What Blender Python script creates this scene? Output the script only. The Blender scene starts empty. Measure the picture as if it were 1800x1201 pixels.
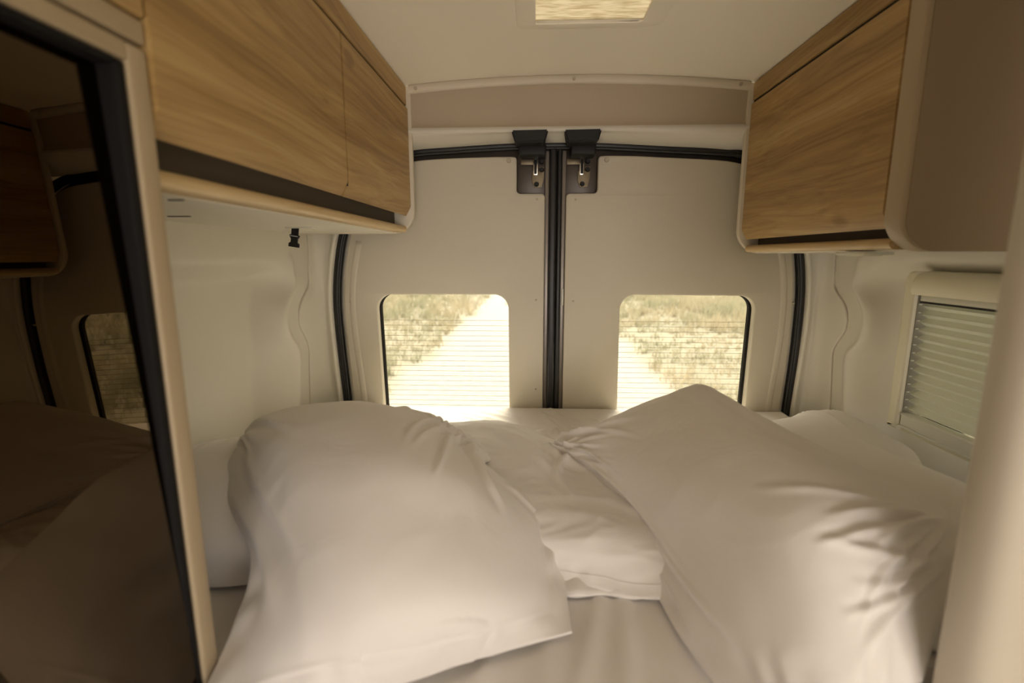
import bpy, bmesh, math, random
import numpy as np
from mathutils import Vector, Matrix, noise as mnoise

C = bpy.context.scene.collection
EZ = 1.35                       # height of the camera above the van floor; all z below are given from eye level

# ------------------------------------------------------------------ camera
cam = bpy.data.cameras.new('camera')
cam.lens = 36.0 * 857 / 1800; cam.sensor_width = 36.0; cam.clip_start = 0.02; cam.clip_end = 300
cam.dof.use_dof = True; cam.dof.focus_distance = 1.45; cam.dof.aperture_fstop = 2.2
camo = bpy.data.objects.new('camera', cam); C.objects.link(camo)
camo.location = (0, 0, EZ)
camo.rotation_euler = (math.radians(90 - 9.9603), 0, math.radians(2.6978))
bpy.context.scene.camera = camo

# ------------------------------------------------------------------ world, daylight, fill lamp
SKY = 2.35
w = bpy.data.worlds.new('overcast_sky'); bpy.context.scene.world = w; w.use_nodes = True
nt = w.node_tree; bg = nt.nodes['Background']
bg.inputs[0].default_value = (1.0, 0.95, 0.87, 1); bg.inputs[1].default_value = SKY

def area(name, loc, rot, sx, sy, power, col, portal=False):
    l = bpy.data.lights.new(name, 'AREA'); l.shape = 'RECTANGLE'; l.size = sx; l.size_y = sy
    l.energy = power; l.color = col
    if portal: l.cycles.is_portal = True
    o = bpy.data.objects.new(name, l); C.objects.link(o); o.location = (loc[0], loc[1], loc[2] + EZ)
    o.rotation_euler = rot; return o
sun = bpy.data.lights.new('veiled_sun', 'SUN'); sun.energy = 8.5; sun.angle = math.radians(28); sun.color = (1, .93, .8)
so = bpy.data.objects.new('veiled_sun', sun); C.objects.link(so); so.rotation_euler = (math.radians(-44), 0, math.radians(-8))
R90 = math.pi / 2
# portals in the openings of the van: rear windows, blind, sliding door, windscreen
area('portal_rear_left', (-.32, 1.80, -.36), (-R90, 0, 0), .5, .5, 1, (1, 1, 1), True)
area('portal_rear_right', (.53, 1.80, -.36), (-R90, 0, 0), .5, .5, 1, (1, 1, 1), True)
area('portal_side_door', (1.0, -.95, -.45), (0, R90, 0), 1.7, 1.3, 1, (1, 1, 1), True)
area('cab_fill_light', (.45, -2.3, -.55), (math.radians(97), 0, 0), 1.1, .7, 14, (1, .905, .875))  # added fill lamp low behind the camera, brightens pillows and ceiling
area('portal_windscreen', (.1, -2.6, -.15), (R90, 0, 0), 1.5, .8, 1, (1, 1, 1), True)
vs = bpy.context.scene.view_settings
vs.view_transform = 'Standard'; vs.look = 'None'; vs.gamma = 1.0; vs.use_curve_mapping = False; vs.exposure = 0.64

# ------------------------------------------------------------------ materials
def mat(name, col, rough=.5, metal=0.0, bump=0, bscale=200, spec=.5, var=0, vscale=6, sheen=0):
    m = bpy.data.materials.new(name); m.use_nodes = True; t = m.node_tree; b = t.nodes['Principled BSDF']
    b.inputs['Base Color'].default_value = (*col, 1); b.inputs['Roughness'].default_value = rough
    b.inputs['Metallic'].default_value = metal; b.inputs['Specular IOR Level'].default_value = spec
    if sheen: b.inputs['Sheen Weight'].default_value = sheen
    tc = t.nodes.new('ShaderNodeTexCoord')
    if var:
        n = t.nodes.new('ShaderNodeTexNoise'); n.inputs['Scale'].default_value = vscale; n.inputs['Detail'].default_value = 5
        t.links.new(tc.outputs['Object'], n.inputs['Vector'])
        r = t.nodes.new('ShaderNodeMix'); r.data_type = 'RGBA'
        r.inputs[6].default_value = (*[c * (1 - var) for c in col], 1); r.inputs[7].default_value = (*[min(1, c * (1 + var)) for c in col], 1)
        t.links.new(n.outputs['Fac'], r.inputs[0]); t.links.new(r.outputs[2], b.inputs['Base Color'])
    if bump:
        n = t.nodes.new('ShaderNodeTexNoise'); n.inputs['Scale'].default_value = bscale; n.inputs['Detail'].default_value = 3
        t.links.new(tc.outputs['Object'], n.inputs['Vector'])
        bp = t.nodes.new('ShaderNodeBump'); bp.inputs['Strength'].default_value = bump; bp.inputs['Distance'].default_value = .002
        t.links.new(n.outputs['Fac'], bp.inputs['Height']); t.links.new(bp.outputs[0], b.inputs['Normal'])
    return m

def wood(name, c0, c1, c2, knots=True, seed=0.0):
    m = bpy.data.materials.new(name); m.use_nodes = True; t = m.node_tree; b = t.nodes['Principled BSDF']
    b.inputs['Roughness'].default_value = .42; b.inputs['Specular IOR Level'].default_value = .35
    N = lambda k: t.nodes.new(k); L = t.links.new
    tc = N('ShaderNodeNewGeometry')
    mp = N('ShaderNodeMapping'); L(tc.outputs['Position'], mp.inputs[0])
    mp.inputs['Location'].default_value = (seed, seed * 1.7, 0)
    mp.inputs['Scale'].default_value = (1, .22, 1)
    warp = N('ShaderNodeTexNoise'); warp.inputs['Scale'].default_value = 4.5; warp.inputs['Detail'].default_value = 3
    L(mp.outputs[0], warp.inputs['Vector'])
    wm = N('ShaderNodeVectorMath'); wm.operation = 'SCALE'; wm.inputs['Scale'].default_value = .12; L(warp.outputs['Color'], wm.inputs[0])
    ad = N('ShaderNodeVectorMath'); ad.operation = 'ADD'; L(mp.outputs[0], ad.inputs[0]); L(wm.outputs[0], ad.inputs[1])
    # broad cathedral figure
    wv = N('ShaderNodeTexWave'); wv.bands_direction = 'Z'; wv.inputs['Scale'].default_value = 3.0; wv.inputs['Distortion'].default_value = 5
    wv.inputs['Detail'].default_value = 3; wv.inputs['Detail Scale'].default_value = 1.6; L(ad.outputs[0], wv.inputs['Vector'])
    mp2 = N('ShaderNodeMapping'); mp2.inputs['Scale'].default_value = (14, 1.1, 14); L(ad.outputs[0], mp2.inputs[0])
    fine = N('ShaderNodeTexNoise'); fine.inputs['Scale'].default_value = 7; fine.inputs['Detail'].default_value = 8; fine.inputs['Roughness'].default_value = .62
    L(mp2.outputs[0], fine.inputs['Vector'])
    mp3 = N('ShaderNodeMapping'); mp3.inputs['Scale'].default_value = (5, .8, 5); L(ad.outputs[0], mp3.inputs[0])
    mid = N('ShaderNodeTexNoise'); mid.inputs['Scale'].default_value = 2.4; mid.inputs['Detail'].default_value = 4; L(mp3.outputs[0], mid.inputs['Vector'])
    def math_(op, a, bb):
        n = N('ShaderNodeMath'); n.operation = op
        for i, v in enumerate((a, bb)):
            if isinstance(v, (int, float)): n.inputs[i].default_value = v
            else: L(v, n.inputs[i])
        return n.outputs[0]
    s = math_('ADD', math_('MULTIPLY', wv.outputs['Fac'], .03), math_('ADD', math_('MULTIPLY', fine.outputs['Fac'], .49), math_('MULTIPLY', mid.outputs['Fac'], .43)))
    if knots:
        vo = N('ShaderNodeTexVoronoi'); vo.inputs['Scale'].default_value = 5.6; vo.feature = 'F1'
        mk = N('ShaderNodeMapping'); mk.inputs['Scale'].default_value = (1, .55, 1); mk.inputs['Location'].default_value = (0, seed + .13, .07); L(tc.outputs['Position'], mk.inputs[0]); L(mk.outputs[0], vo.inputs['Vector'])
        k = N('ShaderNodeMapRange'); k.inputs[1].default_value = .02; k.inputs[2].default_value = .11; k.inputs[3].default_value = -.20; k.inputs[4].default_value = 0
        L(vo.outputs['Distance'], k.inputs[0]); s = math_('ADD', s, k.outputs[0])
    cr = N('ShaderNodeValToRGB'); e = cr.color_ramp.elements
    e[0].position = .36; e[0].color = (*c0, 1); e[1].position = .62; e[1].color = (*c2, 1)
    m1 = e.new(.50); m1.color = (*c1, 1)
    L(s, cr.inputs[0]); L(cr.outputs[0], b.inputs['Base Color'])
    bp = N('ShaderNodeBump'); bp.inputs['Strength'].default_value = .12; bp.inputs['Distance'].default_value = .001
    L(fine.outputs['Fac'], bp.inputs['Height']); L(bp.outputs[0], b.inputs['Normal'])
    return m

M = {}
M['shell'] = mat('moulded_wall_lining', (.74, .70, .60), .5, var=.02, bump=.12, bscale=500)
M['ceiling'] = mat('ceiling_lining', (.90, .84, .72), .7, bump=.1, bscale=300)
M['panel'] = mat('door_lining', (.61, .555, .45), .55, bump=.25, bscale=420, var=.02)
M['header'] = mat('header_lining', (.46, .38, .275), .55, bump=.15, bscale=400)
M['header_light'] = mat('header_lip', (.66, .62, .54), .45)
M['beige'] = mat('beige_edging', (.43, .34, .22), .5, bump=.08, bscale=300)
M['beige_light'] = mat('light_beige_board', (.66, .59, .47), .5)
M['side'] = mat('brown_beige_board', (.33, .245, .155), .6, bump=.1, bscale=300)
M['post'] = mat('cream_post', (.58, .52, .42), .5)
M['wood'] = wood('oak_veneer', (.285, .170, .064), (.43, .280, .112), (.53, .370, .165))
M['wood2'] = wood('oak_veneer_pale', (.42, .28, .12), (.58, .42, .21), (.68, .52, .30), knots=False, seed=3)
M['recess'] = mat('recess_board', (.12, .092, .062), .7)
M['rubber'] = mat('black_rubber', (.012, .011, .011), .42)
M['gasket'] = mat('matt_black_gasket', (.007, .006, .006), .8, spec=.25)
M['black'] = mat('black_plastic', (.009, .009, .009), .55, spec=.35)
M['guide'] = mat('grey_guide', (.27, .25, .20), .6)
M['dmetal'] = mat('brown_grey_paint', (.085, .068, .055), .38, metal=.3)
M['grey'] = mat('grey_painted_edge', (.26, .23, .20), .35, metal=.4)
M['steel'] = mat('dull_steel', (.20, .165, .11), .45, metal=.9)
M['bright'] = mat('bright_steel', (.75, .72, .65), .2, metal=1)
M['cap'] = mat('cream_screw_cap', (.50, .44, .33), .4)
M['cream'] = mat('cream_window_frame', (.78, .73, .56), .38)
M['rail'] = mat('blind_rail', (.72, .71, .62), .35)
M['wire'] = mat('heating_wire', (.20, .15, .08), .5)
M['webbing'] = mat('black_webbing', (.008, .008, .008), .8, bump=.4, bscale=900)
M['thread'] = mat('pale_thread', (.6, .6, .6), .7)
M['slot'] = mat('dark_slot', (.02, .018, .015), .8)
M['floor'] = mat('van_floor', (.22, .17, .12), .6, var=.1)
M['body'] = mat('grey_body_paint', (.35, .34, .32), .4)

def mirror_mat():
    m = bpy.data.materials.new('tinted_gloss'); m.use_nodes = True; b = m.node_tree.nodes['Principled BSDF']
    b.inputs['Base Color'].default_value = (.078, .057, .035, 1); b.inputs['Metallic'].default_value = 1
    b.inputs['Roughness'].default_value = .015; return m
M['gloss'] = mirror_mat()

def glass_mat():
    m = bpy.data.materials.new('window_glass'); m.use_nodes = True; t = m.node_tree; t.nodes.clear()
    o = t.nodes.new('ShaderNodeOutputMaterial'); mx = t.nodes.new('ShaderNodeMixShader'); tr = t.nodes.new('ShaderNodeBsdfTransparent')
    gl = t.nodes.new('ShaderNodeBsdfGlossy'); gl.inputs['Roughness'].default_value = .01; fr = t.nodes.new('ShaderNodeFresnel'); fr.inputs[0].default_value = 1.3
    tr.inputs[0].default_value = (.97, .96, .90, 1)
    t.links.new(fr.outputs[0], mx.inputs[0]); t.links.new(tr.outputs[0], mx.inputs[1]); t.links.new(gl.outputs[0], mx.inputs[2]); t.links.new(mx.outputs[0], o.inputs[0])
    return m
M['glass'] = glass_mat()

def translucent(name, col, tr):
    m = bpy.data.materials.new(name); m.use_nodes = True; t = m.node_tree; b = t.nodes['Principled BSDF']
    b.inputs['Base Color'].default_value = (*col, 1); b.inputs['Roughness'].default_value = .8
    tl = t.nodes.new('ShaderNodeBsdfTranslucent'); tl.inputs[0].default_value = (*col, 1)
    mx = t.nodes.new('ShaderNodeMixShader'); mx.inputs[0].default_value = tr; o = t.nodes['Material Output']
    t.links.new(b.outputs[0], mx.inputs[1]); t.links.new(tl.outputs[0], mx.inputs[2]); t.links.new(mx.outputs[0], o.inputs[0])
    return m
M['pleat'] = translucent('blind_fabric', (.78, .78, .70), .40)

def fabric(name, col, bump=.18):
    m = mat(name, col, .85, sheen=.15); t = m.node_tree; b = t.nodes['Principled BSDF']
    tc = t.nodes.new('ShaderNodeTexCoord')
    n1 = t.nodes.new('ShaderNodeTexNoise'); n1.inputs['Scale'].default_value = 9; n1.inputs['Detail'].default_value = 4; n1.inputs['Distortion'].default_value = 1.2
    n2 = t.nodes.new('ShaderNodeTexNoise'); n2.inputs['Scale'].default_value = 900
    t.links.new(tc.outputs['Object'], n1.inputs['Vector']); t.links.new(tc.outputs['Object'], n2.inputs['Vector'])
    b1 = t.nodes.new('ShaderNodeBump'); b1.inputs['Strength'].default_value = bump; b1.inputs['Distance'].default_value = .012
    b2 = t.nodes.new('ShaderNodeBump'); b2.inputs['Strength'].default_value = .08; b2.inputs['Distance'].default_value = .001
    t.links.new(n1.outputs['Fac'], b1.inputs['Height']); t.links.new(n2.outputs['Fac'], b2.inputs['Height'])
    t.links.new(b1.outputs[0], b2.inputs['Normal']); t.links.new(b2.outputs[0], b.inputs['Normal'])
    return m
M['cotton'] = fabric('white_cotton', (.85, .805, .765))
M['sheet'] = fabric('white_sheet', (.85, .805, .765), .15)

# ------------------------------------------------------------------ mesh helpers (input z from eye level)
def obj(name, bm, m, parent=None, smooth=False, recalc=True, base=None):
    if recalc: bmesh.ops.recalc_face_normals(bm, faces=bm.faces)
    vs_ = [v.co for v in bm.verts]
    lo = Vector([min(v[i] for v in vs_) for i in range(3)]); hi = Vector([max(v[i] for v in vs_) for i in range(3)])
    o0 = base or Vector(((lo.x + hi.x) / 2, (lo.y + hi.y) / 2, lo.z))
    bmesh.ops.translate(bm, verts=bm.verts, vec=-o0)
    me = bpy.data.meshes.new(name); bm.to_mesh(me); bm.free()
    if m: me.materials.append(M[m] if isinstance(m, str) else m)
    if smooth:
        for p in me.polygons: p.use_smooth = True
        if smooth != 'all': me.set_sharp_from_angle(angle=math.radians(smooth if smooth is not True else 40))
    o = bpy.data.objects.new(name, me); C.objects.link(o)
    wl = Vector((o0.x, o0.y, o0.z + EZ))
    if parent is not None:
        o.parent = parent; o.location = wl - parent_world(parent)
    else: o.location = wl
    return o
def parent_world(p):
    v = Vector(p.location)
    while p.parent: p = p.parent; v += p.location
    return v
def tag(o, label=None, cat=None, group=None, kind=None):
    if label: o['label'] = label
    if cat: o['category'] = cat
    if group: o['group'] = group
    if kind: o['kind'] = kind
    return o
def thing(name, loc, label, cat, group=None):
    o = bpy.data.objects.new(name, None); C.objects.link(o); o.location = (loc[0], loc[1], loc[2] + EZ); o.empty_display_size = .05
    return tag(o, label, cat, group)
def sroot(name, loc):
    o = bpy.data.objects.new(name, None); C.objects.link(o); o.location = (loc[0], loc[1], loc[2] + EZ); o.empty_display_size = .05
    o['kind'] = 'structure'; return o

def box(bm, x0, x1, y0, y1, z0, z1, bev=0, seg=2):
    r = bmesh.ops.create_cube(bm, size=1); vv = r['verts']
    bmesh.ops.scale(bm, verts=vv, vec=(x1 - x0, y1 - y0, z1 - z0)); bmesh.ops.translate(bm, verts=vv, vec=((x0 + x1) / 2, (y0 + y1) / 2, (z0 + z1) / 2))
    if bev:
        es = list({e for v in vv for e in v.link_edges})
        bmesh.ops.bevel(bm, geom=es, offset=bev, segments=seg, profile=.5, affect='EDGES')
    return bm
def boxo(name, b, m, parent=None, bev=.002, seg=2, smooth=True):
    return obj(name, box(bmesh.new(), *b, bev=bev, seg=seg), m, parent, smooth)
def cyl(bm, p, r, d, axis='Y', seg=24, r2=None):
    q = bmesh.ops.create_cone(bm, cap_ends=True, segments=seg, radius1=r, radius2=r if r2 is None else r2, depth=d)
    rot = {'Y': Matrix.Rotation(R90, 3, 'X'), 'X': Matrix.Rotation(R90, 3, 'Y'), 'Z': Matrix.Identity(3)}[axis]
    bmesh.ops.rotate(bm, verts=q['verts'], cent=(0, 0, 0), matrix=rot); bmesh.ops.translate(bm, verts=q['verts'], vec=p); return bm
def rounded(pts, radii, n=8):
    """polygon with its corners rounded; radii one per corner"""
    out = []; k = len(pts)
    for i in range(k):
        p = Vector(pts[i]); a = Vector(pts[i - 1]); b = Vector(pts[(i + 1) % k]); r = radii[i] if isinstance(radii, (list, tuple)) else radii
        if r <= 0: out.append(tuple(p)); continue
        d1 = (a - p).normalized(); d2 = (b - p).normalized(); ang = d1.angle(d2); t = r / math.tan(ang / 2)
        t = min(t, (a - p).length * .49, (b - p).length * .49); rr = t * math.tan(ang / 2)
        c = p + (d1 + d2).normalized() * (rr / math.sin(ang / 2)); s = p + d1 * t; e = p + d2 * t
        a0 = math.atan2(s.y - c.y, s.x - c.x); a1 = math.atan2(e.y - c.y, e.x - c.x); da = (a1 - a0 + math.pi) % (2 * math.pi) - math.pi
        for j in range(n + 1): out.append((c.x + rr * math.cos(a0 + da * j / n), c.y + rr * math.sin(a0 + da * j / n)))
    return out
def plate(outline, holes, depth, bev, fmap):
    """flat board with holes and bevelled edges, from 2D outlines; fmap maps (u, v, w) to space, w along the thickness 0..depth"""
    cu = bpy.data.curves.new('outline', 'CURVE'); cu.dimensions = '2D'; cu.fill_mode = 'BOTH'
    for pl in [outline] + holes:
        s = cu.splines.new('POLY'); s.points.add(len(pl) - 1); s.use_cyclic_u = True
        for q, (a, b) in zip(s.points, pl): q.co = (a, b, 0, 1)
    cu.extrude = max(depth / 2 - bev, .0001); cu.bevel_depth = bev; cu.bevel_resolution = 2; cu.offset = -bev
    o = bpy.data.objects.new('tmp', cu); C.objects.link(o)
    dg = bpy.context.evaluated_depsgraph_get(); me = bpy.data.meshes.new_from_object(o.evaluated_get(dg))
    bpy.data.objects.remove(o); bpy.data.curves.remove(cu)
    bm = bmesh.new(); bm.from_mesh(me); bpy.data.meshes.remove(me)
    bmesh.ops.remove_doubles(bm, verts=bm.verts, dist=1e-5)
    for v in bm.verts: v.co = Vector(fmap(v.co.x, v.co.y, v.co.z + depth / 2))
    return bm
def xz(y0):  return lambda u, v, w_: (u, y0 + w_, v)     # board facing the camera, its face at y0
def yz(x0, s=1): return lambda u, v, w_: (x0 + s * w_, u, v)
def sweep(path, prof, closed_prof=True, cap=True, up=None):
    """profile (list of 2D) along a 3D path; frames from a fixed up vector"""
    bm = bmesh.new(); rings = []; n = len(path); P_ = [Vector(p) for p in path]
    for i, p in enumerate(P_):
        t = (P_[min(i + 1, n - 1)] - P_[max(i - 1, 0)]).normalized(); u = Vector(up or (0, 1, 0)); s = t.cross(u).normalized(); u2 = s.cross(t)
        rings.append([bm.verts.new(p + s * a + u2 * b) for a, b in prof])
    k = len(prof)
    for i in range(n - 1):
        for j in range(k if closed_prof else k - 1):
            bm.faces.new((rings[i][j], rings[i][(j + 1) % k], rings[i + 1][(j + 1) % k], rings[i + 1][j]))
    if cap and closed_prof: bm.faces.new(rings[0]); bm.faces.new(rings[-1][::-1])
    return bm
def circ(r, n=12, sx=1, sy=1): return [(r * sx * math.cos(2 * math.pi * i / n), r * sy * math.sin(2 * math.pi * i / n)) for i in range(n)]
def crom(P_, t):
    """Catmull-Rom through rows of P_ at parameters t in 0..len-1"""
    P_ = np.asarray(P_, float); n = len(P_); ext = np.concatenate([[2 * P_[0] - P_[1]], P_, [2 * P_[-1] - P_[-2]]])
    out = []
    for x in t:
        i = min(int(x), n - 2); f = x - i; a, b, c, d = ext[i], ext[i + 1], ext[i + 2], ext[i + 3]
        out.append(.5 * (2 * b + (c - a) * f + (2 * a - 5 * b + 4 * c - d) * f * f + (3 * b - 3 * c + d - a) * f ** 3))
    return np.array(out)
def sm(a, b, x):
    t = np.clip((x - a) / (b - a), 0, 1); return t * t * (3 - 2 * t)
def grid_mesh(P3):
    """P3 (rows, cols, 3) -> bmesh surface"""
    bm = bmesh.new(); R_, K = P3.shape[:2]
    V = [[bm.verts.new(P3[i, j]) for j in range(K)] for i in range(R_)]
    for i in range(R_ - 1):
        for j in range(K - 1): bm.faces.new((V[i][j], V[i][j + 1], V[i + 1][j + 1], V[i + 1][j]))
    return bm

# control nets of the bedding (rows from the near side to the far side, x y z from eye level)
NETS = {
 'A': [
  [[-0.385, 0.42, -0.53], [-0.2454, 0.4708, -0.505], [-0.1638, 0.5098, -0.515], [-0.0647, 0.5661, -0.525], [0.0565, 0.6197, -0.53]],
  [[-0.4015, 0.5435, -0.5], [-0.2676, 0.5014, -0.43], [-0.1602, 0.5115, -0.415], [-0.0646, 0.5736, -0.44], [0.0509, 0.7392, -0.525]],
  [[-0.4308, 0.6522, -0.46], [-0.3009, 0.5818, -0.37], [-0.1887, 0.5953, -0.35], [-0.0827, 0.6693, -0.39], [0.0358, 0.8648, -0.5]],
  [[-0.5482, 0.783, -0.43], [-0.3917, 0.7123, -0.33], [-0.2535, 0.7157, -0.3], [-0.1378, 0.7463, -0.335], [-0.0308, 0.8901, -0.45]],
  [[-0.637, 0.9339, -0.41], [-0.5602, 0.9579, -0.33], [-0.3909, 0.9653, -0.3], [-0.2182, 0.9411, -0.325], [-0.1028, 0.9615, -0.43]],
  [[-0.68, 1.08, -0.47], [-0.56, 1.14, -0.42], [-0.41, 1.2, -0.41], [-0.22, 1.14, -0.42], [-0.08, 1.1, -0.48]],
  [[-0.66, 1.17, -0.53], [-0.55, 1.24, -0.53], [-0.4, 1.29, -0.53], [-0.22, 1.24, -0.53], [-0.07, 1.18, -0.53]],
 ],
 'B': [
  [[0.236, 0.5228, -0.53], [0.2806, 0.4662, -0.48], [0.3463, 0.4604, -0.46], [0.449, 0.5066, -0.48]],
  [[0.2051, 0.6489, -0.53], [0.2767, 0.566, -0.43], [0.3635, 0.5217, -0.385], [0.5298, 0.5832, -0.43]],
  [[0.1876, 0.8085, -0.53], [0.2701, 0.6718, -0.4], [0.3668, 0.5821, -0.335], [0.6017, 0.6566, -0.39]],
  [[0.1471, 0.9635, -0.515], [0.2511, 0.7954, -0.385], [0.3704, 0.6764, -0.315], [0.6131, 0.7248, -0.37]],
  [[0.0766, 1.084, -0.505], [0.2242, 0.9906, -0.385], [0.3565, 0.8476, -0.305], [0.5394, 0.8171, -0.345]],
  [[0.0198, 1.1637, -0.49], [0.193, 1.1654, -0.395], [0.3678, 1.0984, -0.3], [0.4925, 1.0075, -0.34]],
  [[0.04, 1.3, -0.52], [0.18, 1.32, -0.49], [0.44, 1.28, -0.4], [0.6, 1.18, -0.42]],
  [[0.05, 1.33, -0.535], [0.2, 1.36, -0.535], [0.44, 1.36, -0.535], [0.62, 1.26, -0.535]],
 ],
 'C': [
  [[0.48, 0.62, -0.53], [0.68, 0.6, -0.53], [0.8, 0.62, -0.53], [0.93, 0.64, -0.53]],
  [[0.49, 0.8, -0.46], [0.66, 0.8, -0.42], [0.8, 0.8, -0.42], [0.8629, 0.8996, -0.48]],
  [[0.5, 1.02, -0.42], [0.66, 1.02, -0.4], [0.7409, 1.0557, -0.405], [0.8357, 0.9963, -0.46]],
  [[0.52, 1.2, -0.43], [0.681, 1.2607, -0.415], [0.8068, 1.2789, -0.405], [0.8697, 1.1149, -0.44]],
  [[0.56, 1.38, -0.53], [0.68, 1.4, -0.53], [0.82, 1.4, -0.53], [0.93, 1.32, -0.53]],
 ],
 'D': [
  [[-0.28, 0.8, -0.53], [-0.1, 0.77, -0.53], [0.0457, 0.7284, -0.53], [0.1135, 0.7121, -0.53], [0.1827, 0.6967, -0.53], [0.42, 0.7, -0.53]],
  [[-0.28, 0.88, -0.48], [-0.1, 0.86, -0.475], [0.04, 0.8, -0.475], [0.11, 0.79, -0.47], [0.19, 0.78, -0.48], [0.42, 0.8, -0.5]],
  [[-0.28, 1.0, -0.46], [-0.1, 1.0, -0.455], [0.03, 1.0, -0.46], [0.11, 1.0, -0.475], [0.2, 1.0, -0.48], [0.42, 1.0, -0.49]],
  [[-0.28, 1.15, -0.46], [-0.1, 1.17, -0.445], [0.03, 1.15, -0.465], [0.12, 1.15, -0.485], [0.22, 1.15, -0.48], [0.44, 1.1, -0.49]],
  [[-0.28, 1.32, -0.47], [-0.1, 1.34, -0.47], [0.05, 1.32, -0.5], [0.16, 1.32, -0.5], [0.26, 1.3, -0.49], [0.46, 1.3, -0.49]],
  [[-0.28, 1.39, -0.53], [-0.1, 1.395, -0.53], [0.05, 1.39, -0.53], [0.16, 1.39, -0.53], [0.26, 1.38, -0.53], [0.46, 1.38, -0.53]],
 ],
 'E': [
  [[-0.76, 0.72, -0.53], [-0.62, 0.7, -0.53], [-0.5, 0.695, -0.53], [-0.34, 0.74, -0.53]],
  [[-0.77, 0.78, -0.46], [-0.64, 0.73, -0.45], [-0.5, 0.725, -0.45], [-0.31, 0.8, -0.47]],
  [[-0.77, 0.92, -0.42], [-0.64, 0.92, -0.4], [-0.5, 0.92, -0.4], [-0.3, 0.92, -0.44]],
  [[-0.77, 1.08, -0.44], [-0.64, 1.09, -0.43], [-0.5, 1.08, -0.43], [-0.3, 1.05, -0.45]],
  [[-0.76, 1.18, -0.53], [-0.64, 1.19, -0.53], [-0.5, 1.18, -0.53], [-0.32, 1.15, -0.53]],
 ],
}

# ------------------------------------------------------------------ van shell (the setting)
def zceil(x): return .541 - .0915 * (x - .1) ** 2
xs = sorted(set([round(-.86 + i * 1.92 / 24, 4) for i in range(25)] + [-.004, .247])); ys = [-2.65, -1.5, -.5, .3, 0.985, 1.262, 1.3, 1.5, 1.60, 1.625]
bm = grid_mesh(np.array([[(x, y, zceil(x)) for x in xs] for y in ys]))
bmesh.ops.delete(bm, geom=[f for f in bm.faces if -.004 <= f.calc_center_median().x <= .247 and .985 <= f.calc_center_median().y <= 1.262], context='FACES')
for f in bm.faces:
    if f.normal.z > 0: f.normal_flip()
ceil_o = tag(obj('ceiling', bm, 'ceiling', None, 'all', recalc=False), kind='structure')
so_ = ceil_o.modifiers.new('thickness', 'SOLIDIFY'); so_.thickness = -.012; so_.offset = 1
tag(boxo('floor', (-.86, 1.06, -2.65, 1.78, -1.39, -1.35), 'floor', bev=0), kind='structure')

SEAL = [(-.684, -.70), (-.690, -.532), (-.7003, -.349), (-.706, -.202), (-.7017, -.10), (-.6873, 0), (-.668, .079), (-.64, .16), (-.59, .245), (-.52, .305),
        (-.425, .340), (-.273, .3514), (-.10, .3602), (.05, .3615), (.1935, .3600), (.39, .349), (.625, .334), (.72, .305), (.79, .245), (.84, .16),
        (.868, .079), (.8873, .004), (.9017, -.096), (.9063, -.205), (.9046, -.36), (.8954, -.545), (.888, -.70)]
sealp = [tuple(p) for p in crom(np.array(SEAL), np.linspace(0, len(SEAL) - 1, 131))]
_sl = np.array([p for p in sealp if p[0] < .1]); _sr = np.array([p for p in sealp if p[0] > .1][::-1])
def seal_z(x): a = np.array([p for p in sealp if p[1] > .3]); return float(np.interp(x, a[:, 0], a[:, 1]))
def seal_x(z, left=True):
    a = _sl if left else _sr; a = a[a[:, 1] < .30]; return float(np.interp(z, a[:, 1], a[:, 0]))

wr = sroot('wall_rear', (.1, 1.74, -1.3))
bm = plate([(-.86, -1.35), (1.06, -1.35), (1.06, .54), (-.86, .54)], [[(x, z) for x, z in sealp] ], .03, .001, xz(1.722))
obj('rear_frame', bm, 'shell', wr, 30)

# header above the rear doors
xs = np.linspace(-.80, 1.0, 73); rows = []
for k in range(17):
    row = []
    for x in xs:
        zt = zceil(x) - .024; zb = seal_z(min(max(x, -.42), .62)) + .008
        pts = [(1.604, zt), (1.606, .47), (1.610, .43), (1.611, .405), (1.603, .394), (1.598, .388), (1.600, .378), (1.618, zb + .014), (1.660, zb), (1.715, zb - .004)]
        t = k / 16 * (len(pts) - 1); i = min(int(t), len(pts) - 2); f = t - i
        row.append((x, pts[i][0] * (1 - f) + pts[i + 1][0] * f, pts[i][1] * (1 - f) + pts[i + 1][1] * f))
    rows.append(row)
hd = sroot('trim_1', (.1, 1.66, .34)); A_ = np.array(rows)
obj('header_panel', grid_mesh(A_[:8]), 'header', hd, 'all'); obj('header_lip', grid_mesh(A_[7:]), 'header_light', hd, 'all')
bm = sweep([(x, 1.596, zceil(x) - .013) for x in np.linspace(-.395, .640, 40)], [(-.004, -.0115), (.004, -.0115), (.005, .0105), (-.004, .0115)], up=(0, 1, 0))
bm.free()
bm = grid_mesh(np.array([[(x, y, zceil(x) + dz) for x in np.linspace(-.395, .640, 40)] for y, dz in ((1.606, -.0255), (1.600, -.026), (1.596, -.022), (1.594, -.014), (1.596, -.003), (1.600, 0))]))
obj('ceiling_strip', bm, 'beige_light', hd, 'all')
for x in (-.372, .1125, .608):
    b = cyl(bmesh.new(), (x, 1.5925, zceil(x) - .013), .0052, .005); cyl(b, (x, 1.5895, zceil(x) - .013), .0030, .003, seg=12); obj('screw_cap', b, 'cap', hd, True)

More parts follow.
